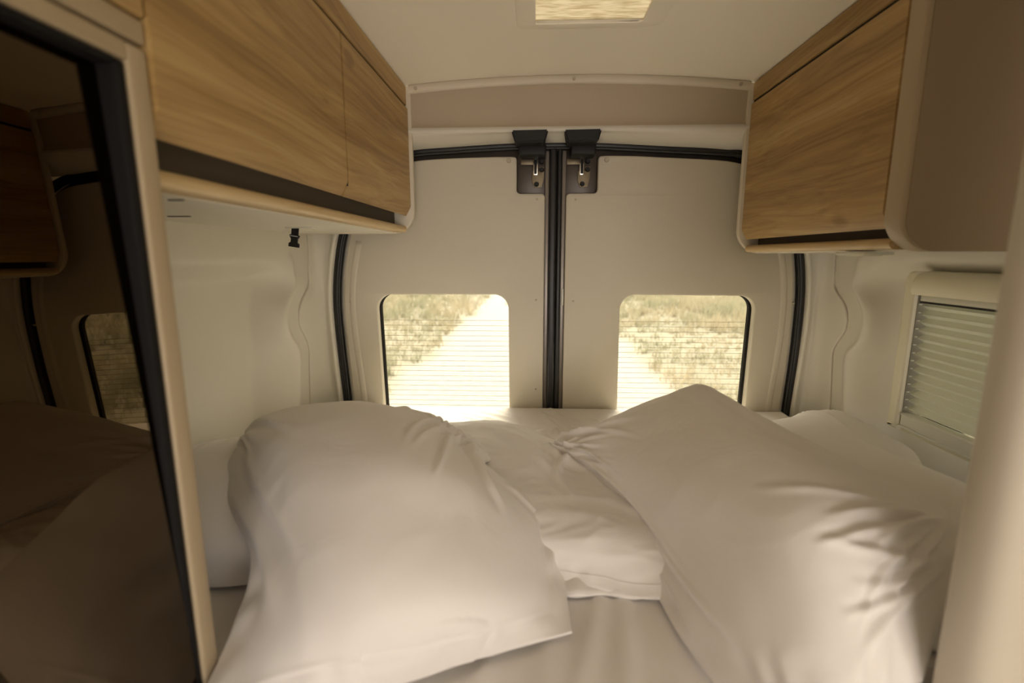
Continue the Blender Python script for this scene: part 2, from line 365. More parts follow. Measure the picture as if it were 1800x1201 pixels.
# moulded side linings with their pillar covers
YS_ = ([-1.4, -.48, -.31, -.275, -.235, -.19, -.15, -.105, -.07, .02, .6], [1.60, 1.60, 1.62, 1.60, 1.565, 1.562, 1.585, 1.65, 1.655, 1.665, 1.665])
AO_ = ([-1.4, -.475, -.33, -.296, -.255, -.20, -.15, -.12, -.09, -.05, .6], [1.50, 1.500, 1.525, 1.520, 1.472, 1.455, 1.470, 1.505, 1.535, 1.52, 1.52])
AI_ = ([-1.4, -.417, -.08, .6], [1.362, 1.366, 1.405, 1.40])
def mirx(x, left): return x if left else .2 - x
def smooth_interp(z, T):
    return sum(float(np.interp(z + d, T[0], T[1])) * w_ for d, w_ in ((-.014, .2), (-.007, .2), (0, .2), (.007, .2), (.014, .2)))
def lining(left, name, hole=None, y_near=.53):
    zs = sorted(set(np.round(np.concatenate([[-1.35, -1.0, -.75, -.62], np.arange(-.60, .10, .010), [.12, .3, .53]] + ([[hole[2], hole[3]]] if hole else [])), 4)))
    ya = list(np.arange(y_near, 1.30, .03)) + ([hole[0], hole[1]] if hole else [])
    ya = sorted(set(np.round(ya, 4))); nb = 44; G = []
    for z in zs:
        ysm = smooth_interp(z, YS_); row = []
        Y_ = list(ya) + [1.305 + (ysm - 1.305) * j / nb for j in range(nb + 1)]
        ao, ai = smooth_interp(z, AO_), smooth_interp(z, AI_)
        for y in Y_:
            sy = np.clip((ao - y) / (ao - ai), 0, 1); sz = np.clip((-.012 - z) / .055, 0, 1)
            s = max(0, 1 - math.hypot(1 - sy, 1 - sz)); s = (s * s / .4 if s < .2 else (1 - (1 - s) ** 2 / .4 if s > .8 else (s - .1) / .8 )) if False else float(np.interp(s, [0, .08, .18, .82, .92, 1], [0, .02, .10, .90, .98, 1]))
            lip = .012 * math.exp(-((y - ao - .012) / .02) ** 2) * (1 if z < -.02 else math.exp(-((z + .02) / .02) ** 2))
            row.append((mirx(-0.780 - .066 * s + lip, left), y, z))
        G.append(row)
    bm = grid_mesh(np.array(G))
    if hole:
        bmesh.ops.delete(bm, geom=[f for f in bm.faces if hole[0] < f.calc_center_median().y < hole[1] and hole[2] < f.calc_center_median().z < hole[3]], context='FACES')
    wl = sroot(name, (mirx(-.80, left), 1.0, -1.35))
    obj('side_lining', bm, 'shell', wl, 'all')
    # pillar cover: from the seam round to the door seal
    zs = np.concatenate([[-1.35, -.8, -.62], np.arange(-.60, .10, .008), [.12, .16, .2, .25]]); G = []
    for z in zs:
        ysm = smooth_interp(z, YS_); xs_ = seal_x(z, True)
        cp = np.array([(-.781, ysm - .0005), (-.7745, ysm - .002), (-.7725, ysm + .002), (-.771, ysm + .018), (-.766, (ysm + 1.70) / 2 + .012), (-.752, 1.702), (-.737, 1.699), (-.727, 1.690), (-.718, 1.694), (-.712, 1.723)])
        cp[:, 0] += (xs_ + .702) * np.array([0, 0, 0, .05, .2, .6, .85, 1, 1, 1])
        cc = crom(cp, np.linspace(0, len(cp) - 1, 37)); G.append([(mirx(a, left), b, z) for a, b in cc])
    obj('pillar_cover', grid_mesh(np.array(G)), 'shell', wl, 'all')
    return wl
wl_l = lining(True, 'wall_left')
wl_r = lining(False, 'wall_right', hole=(.72, 1.282, -.445, -.06), y_near=-.1)
# the plain shell of the living area behind the photographer
boxo('plain_lining', (-.86, -.82, -2.65, .53, -1.35, .50), 'shell', wl_l, 0)
for b in ((.99, 1.03, -2.65, -1.60, -1.35, .50), (.99, 1.03, -.30, -.09, -1.35, .50), (.99, 1.03, -1.60, -.30, .40, .50)): boxo('plain_lining', b, 'shell', wl_r, 0)
wf = sroot('wall_front', (.1, -2.65, -1.35))
obj('cab_surround', plate([(-.86, -1.35), (1.06, -1.35), (1.06, .54), (-.86, .54)], [rounded([(-.66, -.55), (.86, -.55), (.80, .25), (-.60, .25)], .08)], .04, .002, xz(-2.69)), 'shell', wf, 30)

# rubber door seal round the opening
tr2 = sroot('trim_2', (.1, 1.70, -.70))
obj('door_seal', sweep([(x, 1.712, z) for x, z in sealp], circ(.0145, 14), up=(0, 1, 0)), 'rubber', tr2, True)
obj('seal_lip', sweep([(x + (.011 if x < .1 else -.011) * (abs(x - .1) > .55), 1.700, z - .011 * (abs(x - .1) <= .55)) for x, z in sealp], circ(.0045, 10), up=(0, 1, 0)), 'rubber', tr2, True)

# ------------------------------------------------------------------ rear doors
def inset_outline(d, left):
    """seal outline moved inwards by d, one half, cut at the middle"""
    P_ = np.array(sealp); T = np.gradient(P_, axis=0); T /= np.linalg.norm(T, axis=1)[:, None]; N_ = np.stack([T[:, 1], -T[:, 0]], 1)
    Q = P_ + N_ * d
    return [tuple(q) for q in Q if (q[0] < .065 if left else q[0] > .065)]
def LX(px): return (px - 941) / 857 * 1.70
def LZ(py): return .208 + (340 - py) * .00182
def hole_outline(left, g=0, gi=0, gt=0):
    if left: x0, x1, x0b = -.5595 + g, -.0925 + gi, -.549 + g
    else: x0, x1, x0b = .7525 - g, .293 - gi, .744 - g
    pts = [(x0b, -.60), (x0, -.1345 + gt), (x1, -.1325 + gt), (x1 + (.003 if left else .006), -.60)]
    return rounded(pts, [.03, .052, .052, .03], 10)
def rear_door(left):
    s = 1 if left else -1
    d = sroot('door_1' if left else 'door_2', (-.3 if left else .5, 1.74, -1.2))
    xi = .0305 if left else .1015               # inner edge of the lining
    # painted steel door body
    o = inset_outline(.004, left); xe = .060 if left else .072
    body = ([(q[0], q[1]) for q in o] + [(xe, o[-1][1]), (xe, o[0][1])]) if left else ([(xe, o[-1][1]), (xe, o[0][1])] + o)
    obj('door_body', plate(body, [hole_outline(left, -.012, .012, .012)], .03, .002, xz(1.738)), 'dmetal', d, 30)
    # painted flange between the seal and the lining
    a, b = np.array(inset_outline(.006, left)), np.array(inset_outline(.030, left))
    n = min(len(a), len(b)); a, b = (a[:n], b[:n]) if left else (a[-n:], b[-n:])
    G = [[(*(a[i] * (1 - t) + b[i] * t), y) for i in range(n)] for t, y in ((0, 1.738), (.05, 1.728), (.3, 1.716), (.7, 1.708), (1.0, 1.706), (1.1, 1.712))]
    G = np.array(G)[:, :, [0, 2, 1]]; m = (G[-1, :, 2] < .20)
    obj('side_flange', grid_mesh(G[:, m]), 'header_light', d, 'all')
    # lining with latch notch and window cut-out
    o = inset_outline(.029, left)
    o = [q for q in o if (q[0] < -.10 if left else q[0] > .22)]
    zt = .3245
    def top(q): return (q[0], min(q[1], zt + .002 - .02 * (q[0] - .065) ** 2 * 2))
    o = [top(q) for q in o]
    nx = LX(908.5) if left else LX(1044.5); nz = LZ(341)
    notch = rounded([(nx - s * .10, zt), (nx, zt), (nx, nz), (xi, nz), (xi, -.66), (xi - s * .1, -.66)], [0, .010, .013, .013, 0, 0], 6)
    if not left: notch = notch[::-1]
    notch = notch[1:-1] if left else notch[1:-1]
    o = [q for q in o if q[1] > -.66]
    body = (o + notch + [(o[0][0], -.66)]) if left else (notch + o + [(o[-1][0], -.66)])
    obj('door_lining', plate(body, [hole_outline(left)], .030, .0045, xz(1.698)), 'panel', d, 30)
    # a shallow raised fold down the outer side of the lining
    fx = [(seal_x(z, left) + s * (.064 + .004 * math.sin(z * 9)), 1.699, z) for z in np.linspace(-.66, .05, 40)]
    obj('lining_fold', sweep(fx, circ(.012, 10, 1, .28), up=(0, 1, 0)), 'panel', d, 'all')
    # meeting edge in the middle
    ex0, ex1 = (.0305, .046) if left else (.0865, .1010)
    boxo('meeting_edge', (ex0, ex1, 1.712, 1.740, -.66, .345), 'grey', d, .003)
    if left: b = box(bmesh.new(), .0445, .0700, 1.694, 1.738, -.66, .352, .008, 4)
    else: b = box(bmesh.new(), .0705, .0880, 1.701, 1.738, -.66, .352, .007, 4)
    obj('meeting_seal', b, 'rubber', d, True)
    if not left: boxo('striker_tab', (.0925, .0995, 1.707, 1.712, LZ(548), LZ(516)), 'rail', d, .002)
    # window
    wn = obj('window_seal', plate(hole_outline(left, -.020, .024, .020), [hole_outline(left, .004 if left else .006, .010, .003)], .012, .002, xz(1.732)), 'rubber', d, 30)
    obj('window_glass', plate(hole_outline(left, -.012, .02, .012), [], .004, .0005, xz(1.7455)), 'glass', d)
    x0, x1 = (-.552, -.080) if left else (.295, .740)
    me = None
    for k in range(19):
        z = -.2305 - .0188 * k
        if me is None:
            hl = boxo('heating_line', (x0, x1, 1.7436, 1.7446, z - .0006, z + .0006), 'wire', d, 0, smooth=False); me = hl
        else:
            c = me.copy(); C.objects.link(c); c.parent = d; c.location = me.location + Vector((0, 0, -.0188 * k))
    # screw caps
    for px, py, r in ([(895, 283, .0085), (943, 351, .0042), (943, 538, .0042), (944, 714, .0042), (612, 543, .0042)] if left else [(1058, 283, .0085), (1008, 352, .0042), (1008, 540, .0042), (1383, 541, .0042)]):
        b = cyl(bmesh.new(), (LX(px), 1.697, LZ(py)), r * 1.1, .009, r2=r * .8); cyl(b, (LX(px), 1.6915, LZ(py)), r * .55, .004, seg=12); obj('screw_cap', b, 'cap', d, True)
    # latch: black hood on the header, block and steel levers on the door
    c = LX(931) if left else LX(1013)
    dx = LX(0) * 0
    bm = bmesh.new()
    prof = [(-.058, .381), (.058, .3825), (.048, .346), (-.047, .344)] if True else None
    for y in (1.585, 1.665):
        for a_, b_ in prof: bm.verts.new((c + a_ * (1 if y < 1.6 else .93), y, b_))
    bm.verts.ensure_lookup_table(); V = bm.verts
    bm.faces.new((V[0], V[1], V[2], V[3])); bm.faces.new((V[4], V[7], V[6], V[5]))
    for i in range(4): bm.faces.new((V[i], V[(i + 1) % 4], V[4 + (i + 1) % 4], V[4 + i]))
    bmesh.ops.bevel(bm, geom=list(bm.edges), offset=.005, segments=3, affect='EDGES')
    la = obj('latch_hood', bm, 'black', d, True)
    b1 = LX(913) if left else LX(997); b2 = LX(957) if left else LX(1037)
    lb = boxo('latch_block', (b1, b2, 1.640, 1.712, .319, .352), 'black', d, .005, 3)
    plate_x0, plate_x1 = (nx - .0, .034) if left else (.098, nx)
    boxo('latch_recess', (min(plate_x0, plate_x1), max(plate_x0, plate_x1), 1.726, 1.738, nz - .006, .335), 'dmetal', d, .003)
    ox = 0 if left else LX(1013) - LX(935.5)
    q = lambda px: LX(px) + ox
    lv = obj('latch_plate', plate(rounded([(q(934), LZ(300)), (q(934), LZ(316)), (q(938), LZ(329)), (q(951), LZ(329)), (q(955), LZ(312)), (q(955), LZ(292)), (q(946), LZ(292)), (q(946), LZ(300))], .002, 3), [], .004, .0008, xz(1.718)), 'steel', d, 30)
    obj('latch_arm', box(bmesh.new(), q(915), q(937), 1.714, 1.718, LZ(289), LZ(279), .001), 'steel', d, True)
    obj('latch_slot', box(bmesh.new(), q(936.5), q(944), 1.706, 1.716, LZ(308), LZ(279), .001), 'bright', d, True)
    obj('latch_bolt', box(bmesh.new(), q(938), q(942.5), 1.702, 1.708, LZ(306), LZ(281), .0015), 'black', d, True)
    for bx, bz in ((950.5, 283), (950.5, 297.5), (942, 323)): obj('latch_rivet', cyl(bmesh.new(), (q(bx), 1.714, LZ(bz)), .0085, .008, r2=.0065), 'black', d, True)
    return d
rear_door(True); rear_door(False)

# ------------------------------------------------------------------ overhead cabinets
def prism_y(pts, y0, y1, bev=.0015):
    bm = bmesh.new(); a = [bm.verts.new((x, y0, z)) for x, z in pts]; b = [bm.verts.new((x, y1, z)) for x, z in pts]; n = len(pts)
    bm.faces.new(a); bm.faces.new(b[::-1])
    for i in range(n): bm.faces.new((a[i], b[i], b[(i + 1) % n], a[(i + 1) % n]))
    bmesh.ops.recalc_face_normals(bm, faces=bm.faces)
    if bev: bmesh.ops.bevel(bm, geom=list(bm.edges), offset=bev, segments=2, affect='EDGES')
    return bm
def overhead(left):
    s = 1 if left else -1                        # s points from the wall to the aisle
    X = -.400 if left else .645
    W_ = -.78 if left else .975
    zb = .073 if left else .010                  # underside
    zd = zb + .053 if left else zb + .040        # lower edge of the doors
    y0, y1 = (.530, 1.600) if left else (.962, 1.600)
    if left: t = thing('overhead_cabinet', (-.6, 1.06, zb), 'long oak-fronted overhead cabinet with two doors above the left of the bed', 'cabinet', 'oak overhead cabinets')
    else: t = thing('overhead_cabinet', (.8, 1.28, zb), 'shorter single-door oak overhead cabinet with brown side, above the pleated blind', 'cabinet', 'oak overhead cabinets')
    x = lambda d: X - s * d                      # d = depth behind the door face
    # top rail under the ceiling
    obj('top_rail', prism_y([(x(.004), .459), (x(.004), zceil(X) - .003), (x(.022), zceil(X) - .003), (x(.022), .459)], y0 if not left else .0, y1), 'wood', t, 30)
    ztop = .450
    dz = .030
    for a, b in ([(y0 + .002, 1.066), (1.072, y1 - .002)] if left else [(y0 + .003, y1 - .002)]):
        obj('door', prism_y([(x(0), ztop), (x(0), zd + dz), (x(.016), zd), (x(.020), zd + .002), (x(.020), ztop)], a, b), 'wood', t, 30)
    if left: boxo('gap_shade', (-.415, -.4025, 1.066, 1.072, zd + .022, ztop), 'slot', t, 0)  # dark strip standing in for the shade between the two doors
    # carcass behind, recessed finger gap, lip and underside
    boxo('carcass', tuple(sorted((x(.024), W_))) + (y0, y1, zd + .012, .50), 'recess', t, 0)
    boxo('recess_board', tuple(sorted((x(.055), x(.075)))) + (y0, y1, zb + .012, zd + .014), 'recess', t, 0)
    boxo('gap_shade', tuple(sorted((x(.008), x(.03)))) + (y0, y1, ztop, .460), 'slot', t, 0)  # dark strip painting the shade in the gap above the doors
    n = 8; r = .0105; zl = zb + .0125
    lip = [(x(.016 + r - r * math.cos(a)), zl + r * math.sin(a)) for a in np.linspace(R90, -R90, n + 1)]
    lip = [(x(.058), zl + r)] + lip + [(x(.058), zl - r)]
    obj('shelf_lip', prism_y(lip, y0, y1 - (.0 if not left else .0), 0), 'wood2', t, 40)
    boxo('underside', tuple(sorted((x(.05), W_))) + (y0, y1, zb, zb + .012), 'shell', t, .001)
    # end panels with a round lower front corner
    def end(ya, yb, m, d=-.010, name='end_panel', rad=.075, bev=.004, par=t):
        zt = zceil(X) - .002
        pts = [(x(d), zt), (x(d), zb - .002), (W_, zb - .002), (W_, zceil(W_) - .002)]
        if not left: pts = pts[::-1]; rr = [0, 0, rad, 0]
        else: rr = [0, rad, 0, 0]
        return obj(name, plate(rounded(pts, rr, 12), [], yb - ya, bev, xz(ya)), m, par, 30)
    end(y1, y1 + .018, 'beige_light')
    if not left:
        e = end(.918, .962, 'beige', d=-.002, rad=.066, bev=.006); e['label'] = 'broad beige edging of the near end'
        f = end(.9155, .921, 'side', d=.008, name='side_panel', rad=.058, bev=.0005); f['label'] = 'brownish flat side'
    return t
lc = overhead(True); rc = overhead(False)
# front of the locker over the tall unit, in line with the left cabinet
t = thing('overhead_locker', (-.6, .26, .24), 'oak locker front nearest the camera, above the dark glossy door', 'cabinet', 'oak overhead cabinets')
obj('door', prism_y([(-.400, .450), (-.400, .238), (-.418, .238), (-.418, .450)], .0, .5285), 'wood', t, 30)
boxo('carcass', (-.78, -.424, 0, .5285, .236, .50), 'recess', t, 0)
# little fittings under the cabinets
sl = tag(boxo('cable_slot', (-.482, -.462, .639, .644, .0715, .0735), 'slot', bev=0), None)
sl.parent = lc; sl.location = sl.location - lc.location
sl = boxo('cable_slot', (-.683, -.641, .900, .906, .0715, .0735), 'slot', bev=0); sl.parent = lc; sl.location = sl.location - lc.location
fx = boxo('strap_plate', (-.642, -.572, 1.252, 1.288, .070, .0735), 'rail', bev=.001); fx.parent = lc; fx.location = fx.location - lc.location
lf = thing('under_cabinet_light', (.70, 1.10, .002), 'slim pale light fitting under the shorter right overhead cabinet', 'light fitting')
obj('housing', box(bmesh.new(), .675, .735, 1.05, 1.15, .0015, .0085, .002), 'rail', lf, True)
obj('lens', box(bmesh.new(), .685, .725, 1.07, 1.13, -.0005, .002, .001), 'cream', lf, True)

# strap with a side-release buckle half
t = thing('strap_buckle', (-.615, 1.262, .012), 'small black buckle on a short strap hanging under the left overhead cabinet', 'buckle')
Rz = Matrix.Rotation(math.radians(-12), 4, 'Y') @ Matrix.Rotation(math.radians(14), 4, 'Z')
def hang(bm): bmesh.ops.transform(bm, matrix=Matrix.Translation((-.620, 1.264, .0715)) @ Matrix.Rotation(math.radians(9), 4, 'Y'), verts=bm.verts); return bm
obj('strap', hang(box(bmesh.new(), -.0095, .0095, -.0014, .0014, -.024, 0, .0006)), 'webbing', t, True)
obj('buckle_bar', hang(plate(rounded([(-.0125, -.018), (-.0125, -.0215), (-.0095, -.0275), (.0095, -.0275), (.0125, -.0215), (.0125, -.018)], .001, 3), [], .007, .0008, xz(-.0035))), 'black', t, 30)
obj('seam_thread', hang(box(bmesh.new(), -.0095, .0095, -.0045, -.0034, -.0222, -.0205, .0002)), 'thread', t, True)
obj('buckle_clip', hang(plate(rounded([(-.0085, -.027), (-.0085, -.037), (-.0135, -.0405), (-.0135, -.0495), (.0135, -.0495), (.0135, -.0405), (.0085, -.037), (.0085, -.027)], [.0, .003, .003, .001, .001, .003, .003, 0], 4), [], .007, .0008, xz(-.0035))), 'black', t, 30)

# ------------------------------------------------------------------ tall unit with the glossy door, left foreground
t = thing('tall_cabinet', (-.6, .15, -1.35), 'tall cabinet with a dark glossy mirror-like door at the left edge', 'cabinet')
boxo('carcass', (-.78, -.435, -.25, .505, -1.35, .210), 'recess', t, 0)
boxo('stile', (-.436, -.403, .503, .530, -1.35, .2085), 'beige', t, .004, 3)
boxo('top_rail', (-.436, -.403, -.25, .5035, .190, .2085), 'beige', t, .003, 3)
boxo('fascia', (-.436, -.403, -.25, .530, .2125, .236), 'beige', t, .003, 3)
boxo('rubber_gasket', (-.432, -.4055, .490, .5025, -1.35, .1895), 'gasket', t, .004, 3)
boxo('gasket_top', (-.432, -.4055, -.25, .490, .183, .1895), 'gasket', t, .002, 3)
gl = bmesh.new(); box(gl, -.423, -.417, -.25, .490, -1.33, .186, 0)
bmesh.ops.rotate(gl, verts=gl.verts, cent=(-.417, .2, -.1), matrix=Matrix.Rotation(math.radians(-1.8), 3, 'Y'))
bmesh.ops.rotate(gl, verts=gl.verts, cent=(-.417, .490, -.1), matrix=Matrix.Rotation(math.radians(1.5), 3, 'Z'))
g_ = obj('glossy_door', gl, 'gloss', t, False); g_['label'] = 'dark tinted glossy door mirroring the bed'

# ------------------------------------------------------------------ cream post, right foreground
prof = [(x_ , y_ - .045) for x_, y_ in [(.475, .545), (.4540, .545), (.4500, .538), (.4485, .525), (.4505, .510), (.458, .500), (.470, .495), (.492, .493), (.501, .496), (.505, .503), (.509, .503), (.514, .496), (.524, .491), (.60, .489), (.80, .489), (.80, .545)]]
bm = bmesh.new(); lo = [bm.verts.new((x, y, -1.35)) for x, y in prof]; hi = [bm.verts.new((x, y, .47)) for x, y in prof]
bm.faces.new(lo); bm.faces.new(hi[::-1])
for i in range(len(prof)): bm.faces.new((lo[i], hi[i], hi[(i + 1) % len(prof)], lo[(i + 1) % len(prof)]))
tag(obj('trim_3', bm, 'post', None, 50), kind='structure')

# ------------------------------------------------------------------ side window with pleated blind, on the right wall
wd = thing('window_blind', (.99, 1.0, -.45), 'cream-framed side window closed by a pale pleated blind', 'blind')
YN = .70
bm = plate(rounded([(1.278, -.452), (1.316, -.452), (1.316, -.038), (1.278, -.038)], [0, .004, .030, 0], 10), [], .058, .010, yz(.955)); obj('side_frame', bm, 'cream', wd, 40)
# cassette: rounded section along the window
sec = [(1.012, -.038), (.985, -.038)] + [(.985 - .040 * math.sin(a), -.072 + .034 * math.cos(a)) for a in np.linspace(.05, R90, 9)] + [(.945, -.088), (.950, -.096), (1.012, -.096)]
obj('cassette', prism_y(sec, YN, 1.2775, 0), 'cream', wd, 35)
boxo('top_rail', (.968, .988, YN, 1.274, -.1125, -.0975), 'rail', wd, .002)
boxo('guide_channel', (.966, 1.01, 1.2755, 1.2785, -.445, -.096), 'guide', wd, 0)
pz = .0207; pl = None
for k in range(14):
    z = -.1135 - pz * k
    if pl is None:
        th = .0008; xa, xb = .974, .991
        pts = [(xb, z), (xa, z - pz * .5), (xb, z - pz), (xb + th, z - pz), (xa + th * 1.6, z - pz * .5), (xb + th, z)]
        pl = obj('pleat', prism_y(pts, YN, 1.2725, 0), 'pleat', wd)
    else:
        c = pl.copy(); C.objects.link(c); c.location = pl.location + Vector((0, 0, -pz * k))
hk = None
for k in range(14):
    if hk is None: hk = boxo('pleat_clip', (.9675, .974, 1.2715, 1.2755, -.122, -.119), 'rail', wd, .0008)
    else: c = hk.copy(); C.objects.link(c); c.location = hk.location + Vector((0, 0, -pz * k))
boxo('bottom_rail', (.962, .990, YN, 1.274, -.4375, -.4040), 'rail', wd, .002)
boxo('rail_ridge', (.958, .963, YN, 1.274, -.4095, -.4055), 'rail', wd, .0012)
boxo('rail_ridge', (.956, .963, YN, 1.274, -.4415, -.4370), 'rail', wd, .0015)
boxo('rail_shadow_gap', (.967, .975, YN, 1.272, -.1165, -.1122), 'slot', wd, 0)
boxo('sill', (.972, 1.012, YN, 1.29, -.456, -.4445), 'cream', wd, .003)
ws = sroot('window_1', (1.03, 1.0, -.45))
obj('window_glass', box(bmesh.new(), 1.030, 1.034, .70, 1.30, -.46, -.05), 'glass', ws)

# ------------------------------------------------------------------ roof vent
v = thing('roof_vent', (.115, 1.05, .50), 'square roof vent closed by a beige woven shade', 'vent')
zf = zceil(.11) - .001
obj('vent_frame', plate(rounded([(-.048, .93), (.292, .93), (.292, 1.286), (-.048, 1.286)], .02, 6), [rounded([(-.004, .985), (.247, .985), (.247, 1.262), (-.004, 1.262)], [.004, .004, .012, .004], 4)], .005, .0012, lambda a, b, w_: (a, b, zf - .003 + w_)), 'ceiling', v, 30)
mv = mat('woven_shade', (.55, .47, .31), .8); tt = mv.node_tree
tc = tt.nodes.new('ShaderNodeTexCoord'); mpn = tt.nodes.new('ShaderNodeMapping'); mpn.inputs['Scale'].default_value = (9, 110, 1); nn = tt.nodes.new('ShaderNodeTexNoise'); nn.inputs['Scale'].default_value = 2.2; nn.inputs['Detail'].default_value = 2
rr_ = tt.nodes.new('ShaderNodeValToRGB'); rr_.color_ramp.elements[0].position = .35; rr_.color_ramp.elements[0].color = (.40, .32, .18, 1); rr_.color_ramp.elements[1].position = .6; rr_.color_ramp.elements[1].color = (.62, .54, .37, 1)
tt.links.new(tc.outputs['Object'], mpn.inputs[0]); tt.links.new(mpn.outputs[0], nn.inputs['Vector']); tt.links.new(nn.outputs['Fac'], rr_.inputs[0])
pb = tt.nodes['Principled BSDF']; tt.links.new(rr_.outputs[0], pb.inputs['Base Color'])
tl = tt.nodes.new('ShaderNodeBsdfTranslucent'); tt.links.new(rr_.outputs[0], tl.inputs[0]); mx = tt.nodes.new('ShaderNodeMixShader'); mx.inputs[0].default_value = .12
tt.links.new(pb.outputs[0], mx.inputs[1]); tt.links.new(tl.outputs[0], mx.inputs[2]); tt.links.new(mx.outputs[0], tt.nodes['Material Output'].inputs[0])
bm = bmesh.new(); nrow = 46; G = []
for i in range(nrow * 2 + 1):
    y = .978 + (1.270 - .978) * i / (nrow * 2); G.append([(x, y, zf + .0045 + (.0011 if i % 2 else -.0011)) for x in (-.012, .256)])
obj('shade', grid_mesh(np.array(G)), mv, v, False)

# ------------------------------------------------------------------ bedding
BED = -.540
def fold_noise(P_, scale, seed, stretch=(1, 1, 1)):
    out = np.empty(len(P_))
    for i, p in enumerate(P_):
        q = Vector((p[0] * stretch[0] * scale + seed, p[1] * stretch[1] * scale, p[2] * stretch[2] * scale + seed * .7))
        a = mnoise.noise(q + mnoise.noise_vector(q * .6) * .5); out[i] = 1 - abs(a) * 2.2
    return out
def seg_ridge(U, V, r):
    """a crease running from (u0,v0) to (u1,v1): amp, width, optional bend"""
    u0, v0, u1, v1, amp, wd = r[:6]; bend = r[6] if len(r) > 6 else 0
    du, dv = u1 - u0, v1 - v0; L2 = du * du + dv * dv; t = ((U - u0) * du + (V - v0) * dv) / L2; d = ((U - u0) * dv - (V - v0) * du) / math.sqrt(L2) - bend * np.sin(np.clip(t, 0, 1) * math.pi)
    fade = sm(-.05, .25, t) * (1 - sm(.65, 1.05, t)); g = np.exp(-(d / wd) ** 2) - .55 * np.exp(-((d - 1.7 * wd) / (1.1 * wd)) ** 2)
    return amp * fade * g
def pillow(name, key, label, nu, nv, ridges, noise_amp=.004, noise_scale=7, seed=0., flange=.05, m='cotton', cat='pillow', group='white pillows on the bed', stretch=(1, 1, 1), hem=None, peak=None):
    net = np.array(NETS[key]); rows, cols = net.shape[:2]
    tu = np.linspace(0, cols - 1, nu); tv = np.linspace(0, rows - 1, nv)
    A_ = np.stack([crom(net[i], tu) for i in range(rows)]); S = crom(A_, tv)            # (nv, nu, 3)
    U, V_ = np.meshgrid(np.linspace(0, 1, nu), np.linspace(0, 1, nv))
    du = np.gradient(S, axis=1); dv = np.gradient(S, axis=0); N_ = np.cross(du, dv); N_ /= np.linalg.norm(N_, axis=2)[..., None] + 1e-9
    N_[N_[..., 2] < 0] *= -1
    e = np.minimum(np.minimum(U, 1 - U), np.minimum(V_, 1 - V_)); edge = sm(0, .09, e)
    h = np.zeros_like(U)
    for r in ridges: h += seg_ridge(U, V_, r)
    fl = fold_noise(S.reshape(-1, 3), noise_scale, seed, stretch).reshape(U.shape); f2 = fold_noise(S.reshape(-1, 3), noise_scale * 2.7, seed + 5, stretch).reshape(U.shape)
    h += noise_amp * ((fl - .5) + .35 * (f2 - .5)) * (.4 + .6 * edge)
    # gathers running in from the seam
    rim = np.exp(-((e - .035) / .03) ** 2); ph = np.where(np.minimum(U, 1 - U) < np.minimum(V_, 1 - V_), V_ * 38, U * 34)
    h += .0022 * rim * np.sin(ph + 2.2 * np.sin(ph * .37 + seed)) 
    T = S + N_ * h[..., None]
    if peak:                                    # a pinched corner of the case, drawn up to a point
        q = np.clip(1 - np.hypot((U - peak[0]) * 1.0, (V_ - peak[1]) * 1.3) / .105, 0, 1); T[..., 2] += peak[2] * q ** 1.1
    T[..., 2] = np.maximum(T[..., 2], BED + .006)
    B_ = T.copy(); inn = sm(0, .22, e); k = T[..., 2] - (BED + .003)
    B_[..., 2] = T[..., 2] - .004 - (k - .004) * inn
    # pull the underside inwards so the seam is a real edge
    cen = T.reshape(-1, 3).mean(0); B_[..., :2] += (cen[:2] - B_[..., :2]) * (.10 * sm(0, .06, e))[..., None]
    bm = bmesh.new()
    top = [[bm.verts.new(T[i, j]) for j in range(nu)] for i in range(nv)]
    bot = [[bm.verts.new(B_[i, j]) for j in range(nu)] for i in range(nv)]
    for i in range(nv - 1):
        for j in range(nu - 1):
            bm.faces.new((top[i][j], top[i][j + 1], top[i + 1][j + 1], top[i + 1][j])); bm.faces.new((bot[i][j], bot[i + 1][j], bot[i + 1][j + 1], bot[i][j + 1]))
    for i in range(nv - 1):
        bm.faces.new((top[i][0], top[i + 1][0], bot[i + 1][0], bot[i][0])); bm.faces.new((top[i][-1], bot[i][-1], bot[i + 1][-1], top[i + 1][-1]))
    for j in range(nu - 1):
        bm.faces.new((top[0][j], bot[0][j], bot[0][j + 1], top[0][j + 1])); bm.faces.new((top[-1][j], top[-1][j + 1], bot[-1][j + 1], bot[-1][j]))
    o = obj(name, bm, m, None, 60); tag(o, label, cat, group)
    if hem:
        a, b, row = hem                         # double-stitched hem along the open end
        pth = [Vector(T[row, j]) + Vector(N_[row, j]) * .001 for j in range(int(a * nu), int(b * nu))]
        s_ = obj('hem_stitching', sweep(pth, circ(.0007, 6), up=(0, 0, 1)), m, o)
    return o

